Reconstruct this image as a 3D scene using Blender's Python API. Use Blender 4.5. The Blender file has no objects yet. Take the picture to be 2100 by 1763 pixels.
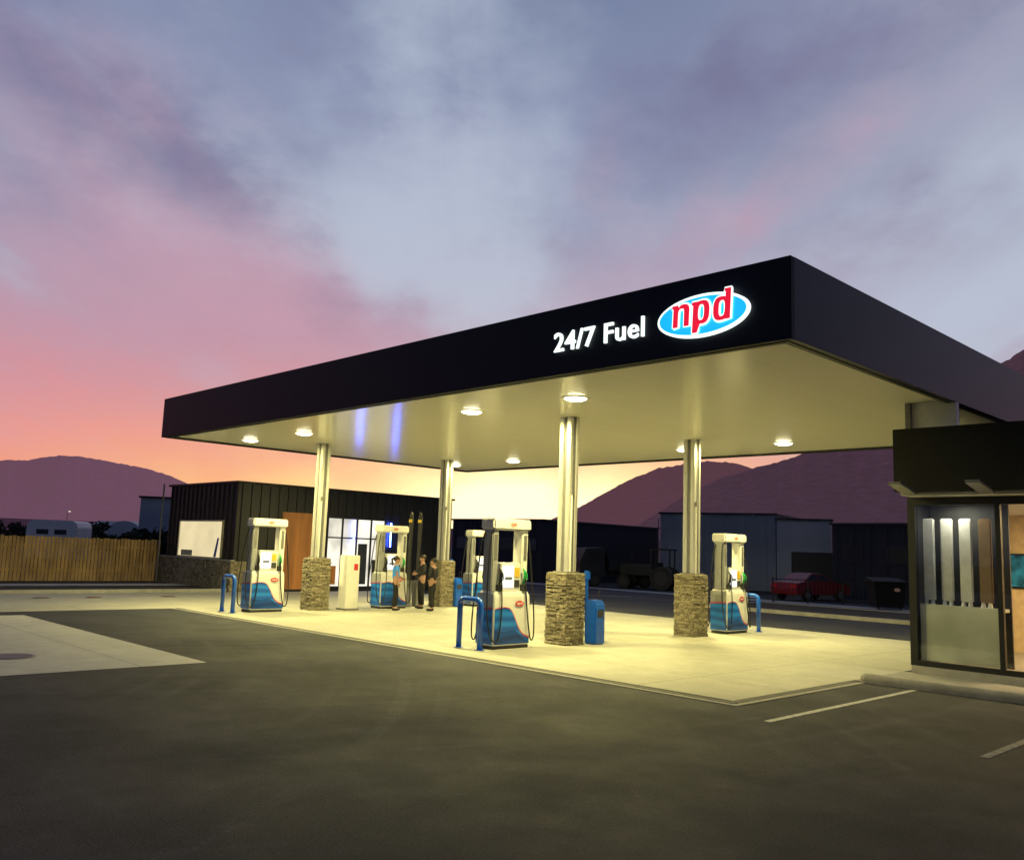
import bpy, bmesh, math, random
from mathutils import Vector, Matrix, noise
random.seed(7)
S = bpy.context.scene
C = bpy.data.collections.new("scene"); S.collection.children.link(C)
S.view_settings.view_transform = 'Standard'
try: S.view_settings.look = 'None'
except Exception: pass
S.view_settings.exposure = 0

# ---------------------------------------------------------------- camera maths
F = 1804.6; TH = math.atan(244/F); RO = math.atan(0.036); HC = 2.1
CX, CY = 1049.5, 881.0
r0 = Vector((math.cos(math.radians(45.93)), math.sin(math.radians(45.93)), 0))
f0 = Vector((-r0.y, r0.x, 0)); UP = Vector((0, 0, 1))
fw = f0*math.cos(TH)+UP*math.sin(TH); up0 = -f0*math.sin(TH)+UP*math.cos(TH)
def ray(px, py):
    dx, dy = px-CX, py-CY
    a = dx*math.cos(RO)+dy*math.sin(RO); b = -dx*math.sin(RO)+dy*math.cos(RO)
    return r0*a - up0*b + fw*F
CAM = Vector((0, 0, HC))
def G(px, py, z=0.0):
    d = ray(px, py); return CAM + d*((z-HC)/d.z)
def onX(px, py, X): d = ray(px, py); return CAM + d*(X/d.x)
def onY(px, py, Y): d = ray(px, py); return CAM + d*(Y/d.y)
def atD(px, depth, py=1131): d = ray(px, py); return CAM + d*(depth/d.dot(f0))

cam = bpy.data.cameras.new("camera"); co = bpy.data.objects.new("camera", cam); C.objects.link(co)
rr = r0*math.cos(RO)+up0*math.sin(RO); uu = -r0*math.sin(RO)+up0*math.cos(RO)
M = Matrix((rr, uu, -fw)).transposed().to_4x4(); M.translation = CAM
co.matrix_world = M
cam.sensor_width = 36; cam.lens = 36*F/2099; cam.clip_start = .1; cam.clip_end = 40000
S.camera = co

# ---------------------------------------------------------------- materials
def nt(name):
    m = bpy.data.materials.new(name); m.use_nodes = True
    return m, m.node_tree, m.node_tree.nodes['Principled BSDF']
def mat(name, col, rough=.6, metal=0, var=.12, scale=6, bump=0, bscale=60, spec=.5, stretch=(1,1,1), coat=0):
    m, t, p = nt(name); n = t.nodes; l = t.links
    tc = n.new('ShaderNodeTexCoord'); mp = n.new('ShaderNodeMapping'); mp.inputs['Scale'].default_value = stretch
    l.new(tc.outputs['Object'], mp.inputs[0])
    ns = n.new('ShaderNodeTexNoise'); ns.inputs['Scale'].default_value = scale; ns.inputs['Detail'].default_value = 3
    l.new(mp.outputs[0], ns.inputs['Vector'])
    cr = n.new('ShaderNodeValToRGB'); cr.color_ramp.elements[0].position = .3; cr.color_ramp.elements[1].position = .7
    cr.color_ramp.elements[0].color = tuple(max(0, c*(1-var)) for c in col)+(1,)
    cr.color_ramp.elements[1].color = tuple(min(1, c*(1+var)) for c in col)+(1,)
    l.new(ns.outputs['Fac'], cr.inputs[0]); l.new(cr.outputs[0], p.inputs['Base Color'])
    p.inputs['Roughness'].default_value = rough; p.inputs['Metallic'].default_value = metal
    p.inputs['Specular IOR Level'].default_value = spec; p.inputs['Coat Weight'].default_value = coat
    if bump:
        n2 = n.new('ShaderNodeTexNoise'); n2.inputs['Scale'].default_value = bscale; n2.inputs['Detail'].default_value = 2
        l.new(mp.outputs[0], n2.inputs['Vector'])
        b = n.new('ShaderNodeBump'); b.inputs['Strength'].default_value = bump; b.inputs['Distance'].default_value = .02
        l.new(n2.outputs['Fac'], b.inputs['Height']); l.new(b.outputs[0], p.inputs['Normal'])
    return m
def emi(name, col, st, base=(.5,.5,.5), var=.0, scale=3):
    m, t, p = nt(name); p.inputs['Base Color'].default_value = base+(1,)
    p.inputs['Emission Color'].default_value = col+(1,); p.inputs['Emission Strength'].default_value = st
    if var:
        n = t.nodes; l = t.links; ns = n.new('ShaderNodeTexNoise'); ns.inputs['Scale'].default_value = scale
        tc = n.new('ShaderNodeTexCoord'); l.new(tc.outputs['Object'], ns.inputs['Vector'])
        mr = n.new('ShaderNodeMapRange'); mr.inputs['To Min'].default_value = st*(1-var); mr.inputs['To Max'].default_value = st*(1+var)
        mr.inputs['From Min'].default_value = .3; mr.inputs['From Max'].default_value = .7
        l.new(ns.outputs['Fac'], mr.inputs[0]); l.new(mr.outputs[0], p.inputs['Emission Strength'])
    return m
def glassmat(name, tint=(1,1,1), gl=.1, rough=.02):
    m = bpy.data.materials.new(name); m.use_nodes = True; t = m.node_tree; n = t.nodes; n.clear()
    o = n.new('ShaderNodeOutputMaterial'); mx = n.new('ShaderNodeMixShader'); a = n.new('ShaderNodeBsdfTransparent'); b = n.new('ShaderNodeBsdfGlossy')
    a.inputs[0].default_value = tint+(1,); b.inputs['Roughness'].default_value = rough; mx.inputs[0].default_value = gl
    t.links.new(a.outputs[0], mx.inputs[1]); t.links.new(b.outputs[0], mx.inputs[2]); t.links.new(mx.outputs[0], o.inputs[0]); return m

def groundmat(name, c1, c2, rough, patches, bump=.3, joints=None, tracks=False):
    m, t, p = nt(name); n = t.nodes; l = t.links
    tc = n.new('ShaderNodeTexCoord')
    def ns(sc, det=4, rg=.6, st=(1,1,1), rot=0, dist=0):
        mp = n.new('ShaderNodeMapping'); mp.inputs['Scale'].default_value = st; mp.inputs['Rotation'].default_value = (0,0,rot)
        l.new(tc.outputs['Object'], mp.inputs[0])
        x = n.new('ShaderNodeTexNoise'); x.inputs['Scale'].default_value = sc; x.inputs['Detail'].default_value = det; x.inputs['Roughness'].default_value = rg; x.inputs['Distortion'].default_value = dist
        l.new(mp.outputs[0], x.inputs['Vector']); return x.outputs['Fac']
    def rng(x, a, b, c, d):
        r = n.new('ShaderNodeMapRange'); l.new(x, r.inputs[0])
        for i, v in enumerate((a,b,c,d)): r.inputs[i+1].default_value = v
        return r.outputs[0]
    def mul(a, b):
        q = n.new('ShaderNodeMath'); q.operation = 'MULTIPLY'; l.new(a, q.inputs[0]); l.new(b, q.inputs[1]); return q.outputs[0]
    big = rng(ns(patches, 3), .35, .65, 0, 1)
    mx = n.new('ShaderNodeMix'); mx.data_type = 'RGBA'; l.new(big, mx.inputs[0])
    mx.inputs[6].default_value = c1+(1,); mx.inputs[7].default_value = c2+(1,)
    fine = ns(38, 3, .95)
    fac = mul(rng(fine, .3, .7, .25, 1.75) if tracks else rng(fine, .3, .7, .8, 1.2), rng(ns(1.7, 7, .8), .3, .7, .72 if tracks else .84, 1.28 if tracks else 1.16))
    if tracks:
        for (cx_, cy_, k_) in ((-22, -6, .55), (-30, 14, .6)):
            sp = n.new('ShaderNodeVectorMath'); sp.operation = 'DISTANCE'; l.new(tc.outputs['Object'], sp.inputs[0]); sp.inputs[1].default_value = (cx_, cy_, 0)
            cb = n.new('ShaderNodeCombineXYZ'); l.new(sp.outputs['Value'], cb.inputs[0])
            x = n.new('ShaderNodeTexNoise'); x.inputs['Scale'].default_value = 1.9; x.inputs['Detail'].default_value = 3; l.new(cb.outputs[0], x.inputs['Vector'])
            a_ = rng(x.outputs['Fac'], .52, .66, 0, 1); b_ = rng(ns(.25, 2), .45, .62, 0, k_)
            q = n.new('ShaderNodeMath'); q.operation = 'MULTIPLY_ADD'; l.new(a_, q.inputs[0]); l.new(b_, q.inputs[1]); q.inputs[2].default_value = 1; fac = mul(fac, q.outputs[0])
        q = n.new('ShaderNodeMath'); q.operation = 'ADD'; q.inputs[1].default_value = 1; l.new(rng(ns(9, 4, .7), .66, .74, 0, 1.0), q.inputs[0]); fac = mul(fac, q.outputs[0])
    if joints:
        br = n.new('ShaderNodeTexBrick'); br.offset = 0; br.inputs['Scale'].default_value = 1
        br.inputs['Brick Width'].default_value = joints; br.inputs['Row Height'].default_value = joints
        br.inputs['Mortar Size'].default_value = .014; br.inputs['Mortar Smooth'].default_value = 0
        br.inputs['Color1'].default_value = (1,1,1,1); br.inputs['Color2'].default_value = (.95,.95,.95,1); br.inputs['Mortar'].default_value = (.6,.6,.6,1)
        l.new(tc.outputs['Object'], br.inputs['Vector'])
        bw = n.new('ShaderNodeRGBToBW'); l.new(br.outputs['Color'], bw.inputs[0]); fac = mul(fac, bw.outputs[0])
    vm = n.new('ShaderNodeVectorMath'); vm.operation = 'SCALE'; l.new(mx.outputs[2], vm.inputs[0]); l.new(fac, vm.inputs['Scale'])
    l.new(vm.outputs[0], p.inputs['Base Color'])
    if tracks: l.new(rng(ns(.5, 4, .7), .35, .65, rough-.08, rough+.1), p.inputs['Roughness'])
    else: p.inputs['Roughness'].default_value = rough
    p.inputs['Specular IOR Level'].default_value = .4
    b = n.new('ShaderNodeBump'); b.inputs['Strength'].default_value = bump; b.inputs['Distance'].default_value = .018
    l.new(fine, b.inputs['Height']); l.new(b.outputs[0], p.inputs['Normal'])
    return m

ASPH = groundmat('asphalt', (.028,.030,.037), (.041,.043,.050), .78, .3, 1.0, None, True)
CONC = groundmat('concrete', (.37,.365,.31), (.44,.43,.37), .7, .25, .2, 4.5)
CONC2 = groundmat('old_concrete', (.44,.44,.44), (.52,.51,.50), .75, .3, .3, 6)
SOIL = mat('soil', (.035,.028,.02), .95, var=.5, scale=3, bump=.8)
FIELD = mat('field', (.045,.04,.03), .95, var=.4, scale=.02)
KERB = mat('kerb_concrete', (.42,.41,.38), .8, var=.15, scale=4, bump=.2)
PAINT = mat('road_paint', (.42,.42,.40), .6, var=.35, scale=9)
NAVY = mat('navy_panel', (.004,.007,.014), .5, var=.15, scale=.8, spec=.3)
DARKT = mat('dark_trim', (.012,.012,.014), .5)
WHITE = mat('white_paint', (.72,.72,.70), .35, var=.05)
STEEL = mat('column_steel', (.70,.70,.69), .3, metal=.5, var=.12, scale=3, stretch=(3,3,.3))
BLUE = mat('blue_paint', (.010,.11,.60), .3, var=.08, coat=.3)
BLACK = mat('black_rubber', (.012,.012,.013), .5)
GREY = mat('grey_metal', (.2,.2,.21), .4, metal=.3)
DGREY = mat('dark_grey', (.04,.04,.045), .5)
RED = mat('red_paint', (.6,.02,.02), .35, var=.05)
GREEN = mat('green_plastic', (.02,.35,.08), .4)
YELL = mat('yellow_plastic', (.75,.5,.05), .4)
CLAD = mat('dark_cladding', (.022,.023,.028), .45, metal=.2, var=.25, scale=1.2, stretch=(1,1,.2))
WOOD = mat('warm_wood', (.40,.16,.05), .5, var=.3, scale=4, stretch=(1,1,.1))
GLASS = glassmat('window_glass', (.94,.95,.95), .05)

def soffitmat():
    m, t, p = nt('soffit_panels'); n = t.nodes; l = t.links
    tc = n.new('ShaderNodeTexCoord'); br = n.new('ShaderNodeTexBrick'); br.offset = 0
    br.inputs['Scale'].default_value = 1; br.inputs['Brick Width'].default_value = .9; br.inputs['Row Height'].default_value = 30
    br.inputs['Mortar Size'].default_value = .005; br.inputs['Color1'].default_value = (.90,.87,.75,1); br.inputs['Color2'].default_value = (.88,.85,.73,1); br.inputs['Mortar'].default_value = (.72,.69,.59,1)
    l.new(tc.outputs['Object'], br.inputs['Vector']); l.new(br.outputs[0], p.inputs['Base Color'])
    p.inputs['Roughness'].default_value = .2; p.inputs['Specular IOR Level'].default_value = .6
    mp = n.new('ShaderNodeMapping'); mp.inputs['Scale'].default_value = (2.2,.12,1); l.new(tc.outputs['Object'], mp.inputs[0])
    ns = n.new('ShaderNodeTexNoise'); ns.inputs['Scale'].default_value = 2; l.new(mp.outputs[0], ns.inputs['Vector'])
    b = n.new('ShaderNodeBump'); b.inputs['Strength'].default_value = .2; b.inputs['Distance'].default_value = .02
    l.new(ns.outputs['Fac'], b.inputs['Height']); l.new(b.outputs[0], p.inputs['Normal']); return m
SOFF = soffitmat()
def stonemat():
    m, t, p = nt('ledger_stone'); n = t.nodes; l = t.links
    gi = n.new('ShaderNodeNewGeometry'); cr = n.new('ShaderNodeValToRGB')
    e = cr.color_ramp.elements; e[0].color = (.17,.145,.10,1); e[1].color = (.36,.32,.235,1); x = e.new(.5); x.color = (.26,.225,.16,1)
    l.new(gi.outputs['Random Per Island'], cr.inputs[0])
    tc = n.new('ShaderNodeTexCoord'); ns = n.new('ShaderNodeTexNoise'); ns.inputs['Scale'].default_value = 18; ns.inputs['Detail'].default_value = 5
    l.new(tc.outputs['Object'], ns.inputs['Vector'])
    mr = n.new('ShaderNodeMapRange'); mr.inputs[1].default_value = .3; mr.inputs[2].default_value = .7; mr.inputs[3].default_value = .6; mr.inputs[4].default_value = 1.35; l.new(ns.outputs['Fac'], mr.inputs[0])
    cv = n.new('ShaderNodeVectorMath'); cv.operation = 'SCALE'; l.new(cr.outputs[0], cv.inputs[0]); l.new(mr.outputs[0], cv.inputs['Scale']); l.new(cv.outputs[0], p.inputs['Base Color'])
    p.inputs['Roughness'].default_value = .9
    b = n.new('ShaderNodeBump'); b.inputs['Strength'].default_value = .8; b.inputs['Distance'].default_value = .02
    l.new(ns.outputs['Fac'], b.inputs['Height']); l.new(b.outputs[0], p.inputs['Normal']); return m
STONE = stonemat()

# ---------------------------------------------------------------- mesh helpers
class MB:
    def __init__(s): s.v = []; s.f = []
    def add(s, vs, fs):
        o = len(s.v); s.v += [tuple(v) for v in vs]; s.f += [tuple(i+o for i in f) for f in fs]; return s
    def box(s, x0, x1, y0, y1, z0, z1):
        return s.add([(x0,y0,z0),(x1,y0,z0),(x1,y1,z0),(x0,y1,z0),(x0,y0,z1),(x1,y0,z1),(x1,y1,z1),(x0,y1,z1)],
                     [(3,2,1,0),(4,5,6,7),(0,1,5,4),(1,2,6,5),(2,3,7,6),(3,0,4,7)])
    def prism(s, pts, d):
        n = len(pts); a = [Vector(p) for p in pts]; b = [p+Vector(d) for p in a]
        return s.add(a+b, [tuple(range(n))[::-1], tuple(range(n, 2*n))]+[(i,(i+1)%n,n+(i+1)%n,n+i) for i in range(n)])
    def tube(s, pts, r, n=10, cap=True):
        pts = [Vector(p) for p in pts]; rs = r if isinstance(r, (list,tuple)) else [r]*len(pts); vs = []; prev = None
        for i, p in enumerate(pts):
            t = (pts[min(i+1,len(pts)-1)]-pts[max(i-1,0)]).normalized()
            if prev is None: a = t.orthogonal().normalized()
            else:
                a = prev - t*prev.dot(t); a = a.normalized() if a.length > 1e-5 else t.orthogonal().normalized()
            prev = a; b = t.cross(a)
            for k in range(n):
                q = 2*math.pi*k/n; vs.append(p+(a*math.cos(q)+b*math.sin(q))*rs[i])
        fs = []
        for i in range(len(pts)-1):
            for k in range(n): fs.append((i*n+k, i*n+(k+1)%n, (i+1)*n+(k+1)%n, (i+1)*n+k))
        if cap: fs += [tuple(range(n))[::-1], tuple(range((len(pts)-1)*n, len(pts)*n))]
        return s.add(vs, fs)
    def ell(s, c, rx, ry, rz, n=14, m=8):
        vs = []; fs = []
        for j in range(m+1):
            ph = math.pi*j/m
            for i in range(n):
                q = 2*math.pi*i/n; vs.append((c[0]+rx*math.sin(ph)*math.cos(q), c[1]+ry*math.sin(ph)*math.sin(q), c[2]+rz*math.cos(ph)))
        for j in range(m):
            for i in range(n): fs.append((j*n+i, (j+1)*n+i, (j+1)*n+(i+1)%n, j*n+(i+1)%n))
        return s.add(vs, fs)
    def build(s, name, m, parent=None, smooth=False, bevel=0, loc=None):
        me = bpy.data.meshes.new(name); me.from_pydata(s.v, [], s.f); me.validate()
        bm = bmesh.new(); bm.from_mesh(me); bmesh.ops.recalc_face_normals(bm, faces=bm.faces)
        if bevel: bmesh.ops.bevel(bm, geom=bm.edges[:], offset=bevel, segments=2, affect='EDGES', clamp_overlap=True)
        bm.to_mesh(me); bm.free()
        if smooth: 
            for p in me.polygons: p.use_smooth = True
        me.materials.append(m); o = bpy.data.objects.new(name, me); C.objects.link(o)
        if parent: o.parent = parent
        if loc is not None: o.location = loc
        return o
def tag(o, label=None, cat=None, group=None, kind=None):
    if label: o['label'] = label
    if cat: o['category'] = cat
    if group: o['group'] = group
    if kind: o['kind'] = kind
    return o
def thing(name, label, cat, loc=(0,0,0), rz=0, group=None):
    o = bpy.data.objects.new(name, None); C.objects.link(o); o.location = loc; o.rotation_euler = (0,0,rz); o.empty_display_size = .2
    return tag(o, label, cat, group)
def copy_tree(o, parent=None):
    c = o.copy(); C.objects.link(c); c.parent = parent
    for ch in [x for x in C.objects if x.parent == o]: copy_tree(ch, c)
    return c
def struct(name, mb, m): return tag(mb.build(name, m), kind='structure')
def sheet(name, pts, z, m):
    return struct(name, MB().add([(p[0],p[1],z) for p in pts], [tuple(range(len(pts)))]), m)
def rect(x0,x1,y0,y1): return [(x0,y0),(x1,y0),(x1,y1),(x0,y1)]

def from_curve(cu):
    o = bpy.data.objects.new('tmp', cu); C.objects.link(o); bpy.context.view_layer.update()
    me = bpy.data.meshes.new_from_object(o.evaluated_get(bpy.context.evaluated_depsgraph_get()))
    C.objects.unlink(o); bpy.data.objects.remove(o); return me
def textmesh(body, w, h, ext, off, axis, space=1):
    cu = bpy.data.curves.new('lettering', 'FONT'); cu.body = body; cu.offset = off; cu.extrude = .01; cu.resolution_u = 6; cu.space_character = space
    me = from_curve(cu)
    return fit(me, w, h, ext, axis)
def fit(me, w, h, ext, axis):
    xs = [v.co.x for v in me.vertices]; ys = [v.co.y for v in me.vertices]
    x0, x1, y0, y1 = min(xs), max(xs), min(ys), max(ys)
    for v in me.vertices:
        x = (v.co.x-(x0+x1)/2)/(x1-x0)*w; y = (v.co.y-(y0+y1)/2)/(y1-y0)*h; z = ext if v.co.z > 0 else 0
        v.co = axm((x,y,z), axis)
    return me
def axm(p, axis):
    x, y, z = p
    return {'-Y': (x,-z,y), '+X': (z,x,y), '-X': (-z,-x,y)}[axis]
def meobj(name, me, m, parent, loc=(0,0,0)):
    me.materials.clear(); me.materials.append(m); o = bpy.data.objects.new(name, me); C.objects.link(o); o.parent = parent; o.location = loc; return o
def split_letters(me, m, parent, loc=(0,0,0)):
    bm = bmesh.new(); bm.from_mesh(me); bmesh.ops.remove_doubles(bm, verts=bm.verts, dist=1e-5); seen = set(); isl = []
    for f in bm.faces:
        if f.index in seen: continue
        st = [f]; seen.add(f.index); g = []
        while st:
            x = st.pop(); g.append(x)
            for e in x.edges:
                for y in e.link_faces:
                    if y.index not in seen: seen.add(y.index); st.append(y)
        isl.append(g)
    for g in isl:
        idx = {}; vs = []; fs = []
        for f in g:
            q = []
            for v in f.verts:
                if v.index not in idx: idx[v.index] = len(vs); vs.append(v.co.copy())
                q.append(idx[v.index])
            fs.append(q)
        mm = bpy.data.meshes.new('letter'); mm.from_pydata(vs, [], fs); meobj('letter', mm, m, parent, loc)
    bm.free()
def sarc(cx, cy, rx, ry, a0, a1, n=16, e=.72):
    out = []
    for i in range(n+1):
        q = math.radians(a0+(a1-a0)*i/n); c_, s_ = math.cos(q), math.sin(q)
        out.append((cx+rx*math.copysign(abs(c_)**e, c_), cy+ry*math.copysign(abs(s_)**e, s_)))
    return out
LET = {
 'n': (0, [[(0,0),(.26,0),(.26,.68)]+sarc(.435,.68,.155,.15,165,0,9)+[(.61,0),(.87,0),(.87,.66)]+sarc(.55,.66,.32,.35,0,110,12)+[(.26,.88),(.26,.99),(.24,1),(-.08,1),(-.08,.87),(0,.85)]]),
 'p': (1.08, [[(0,-.34),(.02,-.38),(.24,-.38),(.26,-.34),(.26,.04)]+sarc(.47,.5,.40,.52,-118,118,22)+[(.26,.94),(.26,.99),(.24,1),(-.08,1),(-.08,.87),(0,.85)], sarc(.435,.5,.165,.355,0,360,20)[:-1]]),
 'd': (2.12, [[(.91,1.30),(.89,1.34),(.59,1.34),(.59,1.23),(.65,1.20),(.65,.96)]+sarc(.44,.5,.40,.52,62,298,22)+[(.65,.04),(.65,0),(.91,0)], sarc(.475,.5,.165,.355,0,360,20)[:-1]])}
LX0, LX1, LY0, LY1 = -.10, 3.06, -.38, 1.34
def lp(p, x, w, h):
    X = p[0]+x+.05*p[1]; return ((X-LX0)/(LX1-LX0)-.5)*w, ((p[1]-LY0)/(LY1-LY0)-.5)*h
def emblem_letters(w, h, y, ol, mr_, mw_, parent, zoff):
    for ch, (x, loops) in LET.items():
        cu = bpy.data.curves.new('emblem', 'CURVE'); cu.dimensions = '2D'; cu.fill_mode = 'BOTH'; cu.extrude = .01
        tb = MB()
        for lo in loops:
            s = cu.splines.new('POLY'); s.points.add(len(lo)-1); P2 = [lp(p, x, w, h) for p in lo]
            for q, p in zip(s.points, P2): q.co = (p[0], p[1], 0, 1)
            s.use_cyclic_u = True
            tb.tube([(a, 0, b) for a, b in P2]+[(P2[0][0], 0, P2[0][1])], ol, 8)
        me = from_curve(cu)
        for v in me.vertices: v.co = Vector((v.co.x, -.012 if v.co.z > 0 else 0, v.co.y))
        o = meobj('letter', me, mr_, parent, (0, y-.014, zoff))
        tb.v = [(a, b*.25, c) for a, b, c in tb.v]
        e = tb.build('letter_outline', mw_, o); e.location = (0, .010, 0)

# ---------------------------------------------------------------- ground
struct('ground', MB().add([(-15000,-15000,-.03),(15000,-15000,-.03),(15000,15000,-.03),(-15000,15000,-.03)], [(0,1,2,3)]), FIELD)
sheet('asphalt_yard', rect(-60,60,-60,46), 0, ASPH)
sheet('forecourt_slab', [(-33.3,-40),(-26,-40),(-26,11.6),(-7.25,11.75),(-7.25,25),(-33.3,25)], .006, CONC)
sheet('concrete_apron', rect(-24.9,-14.6,-40,7.1), .006, CONC2)
struct('slab_edge', MB().box(-26,-7.1,11.50,11.62,0,.014).box(-7.2,-7.08,11.62,15.5,0,.014), mat('edge_strip',(.10,.10,.095),.8))
struct('slab_lip', MB().box(-26,-6.95,11.36,11.49,0,.010).box(-7.07,-6.95,11.49,15.5,0,.010), mat('edge_lip',(.26,.255,.24),.8))
for X, y0, y1 in ((-6.1,10.7,15.5),(-3.55,10.9,15.5),(-1.0,10.9,15.5)):
    sheet('parking_line', rect(X-.05,X+.05,y0,y1), .005, PAINT if X < -5 else mat('worn_paint', (.22,.22,.21), .7, var=.5, scale=9))
k = MB(); pr = [(15.60,0)]+[(15.72-.12*math.cos(math.radians(q)), .06+.10*math.sin(math.radians(q))) for q in range(0,181,20)]+[(15.84,0)]
k.prism([(-7.0,y,z) for y,z in pr], (18,0,0))
nn = []
for j in range(7):
    an = math.radians(90+j*30)
    nn.append([( -7.0+math.cos(an)*.12*math.sin(math.radians(q)) , 15.72+math.sin(an)*.12*math.sin(math.radians(q)), .06+.10*math.cos(math.radians(q))) for q in (0,30,60,90)]+[(-7.0+math.cos(an)*.12, 15.72+math.sin(an)*.12, 0)])
vs = [p_ for r_ in nn for p_ in r_]; fs = [(j*5+i, (j+1)*5+i, (j+1)*5+i+1, j*5+i+1) for j in range(6) for i in range(4)]
k.add(vs, fs)
struct('kerb', k, mat('kerb_bar', (.33,.32,.30), .8, var=.2, scale=4, bump=.2))
sheet('pavement', rect(-7.24,11,15.7,17.9), .012, groundmat('pavement_concrete', (.24,.235,.21), (.30,.29,.26), .8, .5, .3))
struct('garden_verge', MB().box(-40.4,-33.6,-40,16.8,-.02,.09), SOIL)
struct('verge_kerb', MB().box(-33.6,-33.4,-40,16.8,-.02,.13), KERB)
sheet('side_path', rect(-38.2,-36.6,-40,16.8), .096, CONC2)
struct('planting_bed', MB().box(-21,12,31.8,36.6,-.02,.12), SOIL)
struct('bed_kerb', MB().box(-21.2,12,31.6,31.8,-.02,.14).box(-21.2,-21,31.8,36.6,-.02,.14).box(-21.2,12,36.6,36.8,-.02,.14), KERB)
sheet('far_footpath', rect(-70,12,39.5,41.3), .01, CONC2)
sheet('road_marking', [(-30.2,30.5),(-30.0,30.5),(-27.2,35),(-27.4,35)], .005, PAINT)
p = G(22,1346)
t = thing('manhole_cover', 'round dark manhole cover in the pale concrete apron at the left edge', 'manhole cover', (p.x,p.y,.006))
MB().tube([(0,0,0),(0,0,.012)], .38, 28).build('rim', GREY, t); MB().tube([(0,0,.0),(0,0,.016)], .33, 28).build('lid', DGREY, t)
RUST = mat('rust',(.2,.08,.05),.8)
for n_, (px_, py_) in enumerate(((85,1226),(345,1223),(192,1225))):
    p = G(px_,py_); t = thing('drain_cover', ('small rusty utility cover, leftmost in the far concrete strip','small utility cover nearest the kiosk stone wall','small utility cover between two others in the far concrete strip')[n_], 'drain cover', (p.x,p.y,.007), 0, 'utility covers in the far concrete strip')
    MB().tube([(0,0,0),(0,0,.02)], .26, 20).build('rim', GREY, t); MB().tube([(0,0,0),(0,0,.024)], .2, 20).build('lid', RUST, t)

# ---------------------------------------------------------------- mountains
def mountain(name, prof, D, col, seed, amp=.03, foot=.55, con=.3, haze=(0,0,0)):
    xs = [q[0] for q in prof]; N = 260; R = 26; vs = []; fs = []
    for i in range(N+1):
        px = xs[0]+(xs[-1]-xs[0])*i/N
        for j in range(len(prof)-1):
            if prof[j][0] <= px <= prof[j+1][0]:
                u = (px-prof[j][0])/(prof[j+1][0]-prof[j][0]); py = prof[j][1]*(1-u)+prof[j+1][1]*u; break
        P = atD(px, D, py); zr = max(P.z, 1)
        zr *= 1+.015*noise.noise(Vector((px*.03, seed, 0)))+.012*noise.noise(Vector((px*.11, seed, 3)))
        base = Vector((P.x, P.y, 0))
        for r in range(R+1):
            tt = r/R
            if tt <= .8:
                q = tt/.8; sc = foot+(1-foot)*q; z = zr*q**1.15
                z += zr*amp*4*q*(1-q)*(noise.fractal(Vector((px*.008+q*.8, q*2, seed)), 1, 2, 4))
            else:
                q = (tt-.8)/.2; sc = 1+q*.35; z = zr*(1-q)
            vs.append((base.x*sc, base.y*sc, z-2 if r == 0 else z))
    for i in range(N):
        for r in range(R): a = i*(R+1)+r; fs.append((a, a+R+1, a+R+2, a+1))
    m, tt, pn = nt(name+'_slope'); n = tt.nodes; l = tt.links
    tc = n.new('ShaderNodeTexCoord'); mp = n.new('ShaderNodeMapping'); mp.inputs['Scale'].default_value = (1,1,1.4); l.new(tc.outputs['Object'], mp.inputs[0])
    ns = n.new('ShaderNodeTexNoise'); ns.inputs['Scale'].default_value = .03*3000/D; ns.inputs['Detail'].default_value = 9; ns.inputs['Roughness'].default_value = .68
    l.new(mp.outputs[0], ns.inputs['Vector']); cr = n.new('ShaderNodeValToRGB'); cr.color_ramp.elements[0].position = .3; cr.color_ramp.elements[1].position = .7
    cr.color_ramp.elements[0].color = tuple(c*(1-con) for c in col)+(1,); cr.color_ramp.elements[1].color = tuple(c*(1+con) for c in col)+(1,)
    l.new(ns.outputs['Fac'], cr.inputs[0]); l.new(cr.outputs[0], pn.inputs['Base Color']); pn.inputs['Roughness'].default_value = 1; pn.inputs['Specular IOR Level'].default_value = 0
    # aerial haze painted as an even glow on the slope material
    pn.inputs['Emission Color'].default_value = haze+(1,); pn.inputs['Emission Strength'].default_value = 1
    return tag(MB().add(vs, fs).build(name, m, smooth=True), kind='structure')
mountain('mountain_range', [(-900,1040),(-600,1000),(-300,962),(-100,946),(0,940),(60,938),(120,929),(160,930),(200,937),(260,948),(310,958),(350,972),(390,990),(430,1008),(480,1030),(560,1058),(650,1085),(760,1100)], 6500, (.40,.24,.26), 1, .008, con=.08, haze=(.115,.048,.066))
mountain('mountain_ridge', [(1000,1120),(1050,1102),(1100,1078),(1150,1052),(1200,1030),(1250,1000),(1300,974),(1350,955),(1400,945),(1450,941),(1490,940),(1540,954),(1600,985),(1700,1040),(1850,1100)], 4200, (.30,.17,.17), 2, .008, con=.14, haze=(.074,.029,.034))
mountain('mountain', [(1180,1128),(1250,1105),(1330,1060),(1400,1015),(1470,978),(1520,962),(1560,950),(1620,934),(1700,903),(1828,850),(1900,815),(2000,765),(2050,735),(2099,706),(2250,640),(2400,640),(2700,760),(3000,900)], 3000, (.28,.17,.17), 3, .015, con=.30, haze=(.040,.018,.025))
mountain('foothills', [(-900,1070),(-300,1062),(0,1060),(200,1068),(400,1080),(600,1090),(760,1088),(900,1080),(1000,1086),(1100,1092),(1200,1100),(1400,1110)], 1800, (.09,.05,.07), 4, con=.3, haze=(.03,.014,.024))

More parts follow.
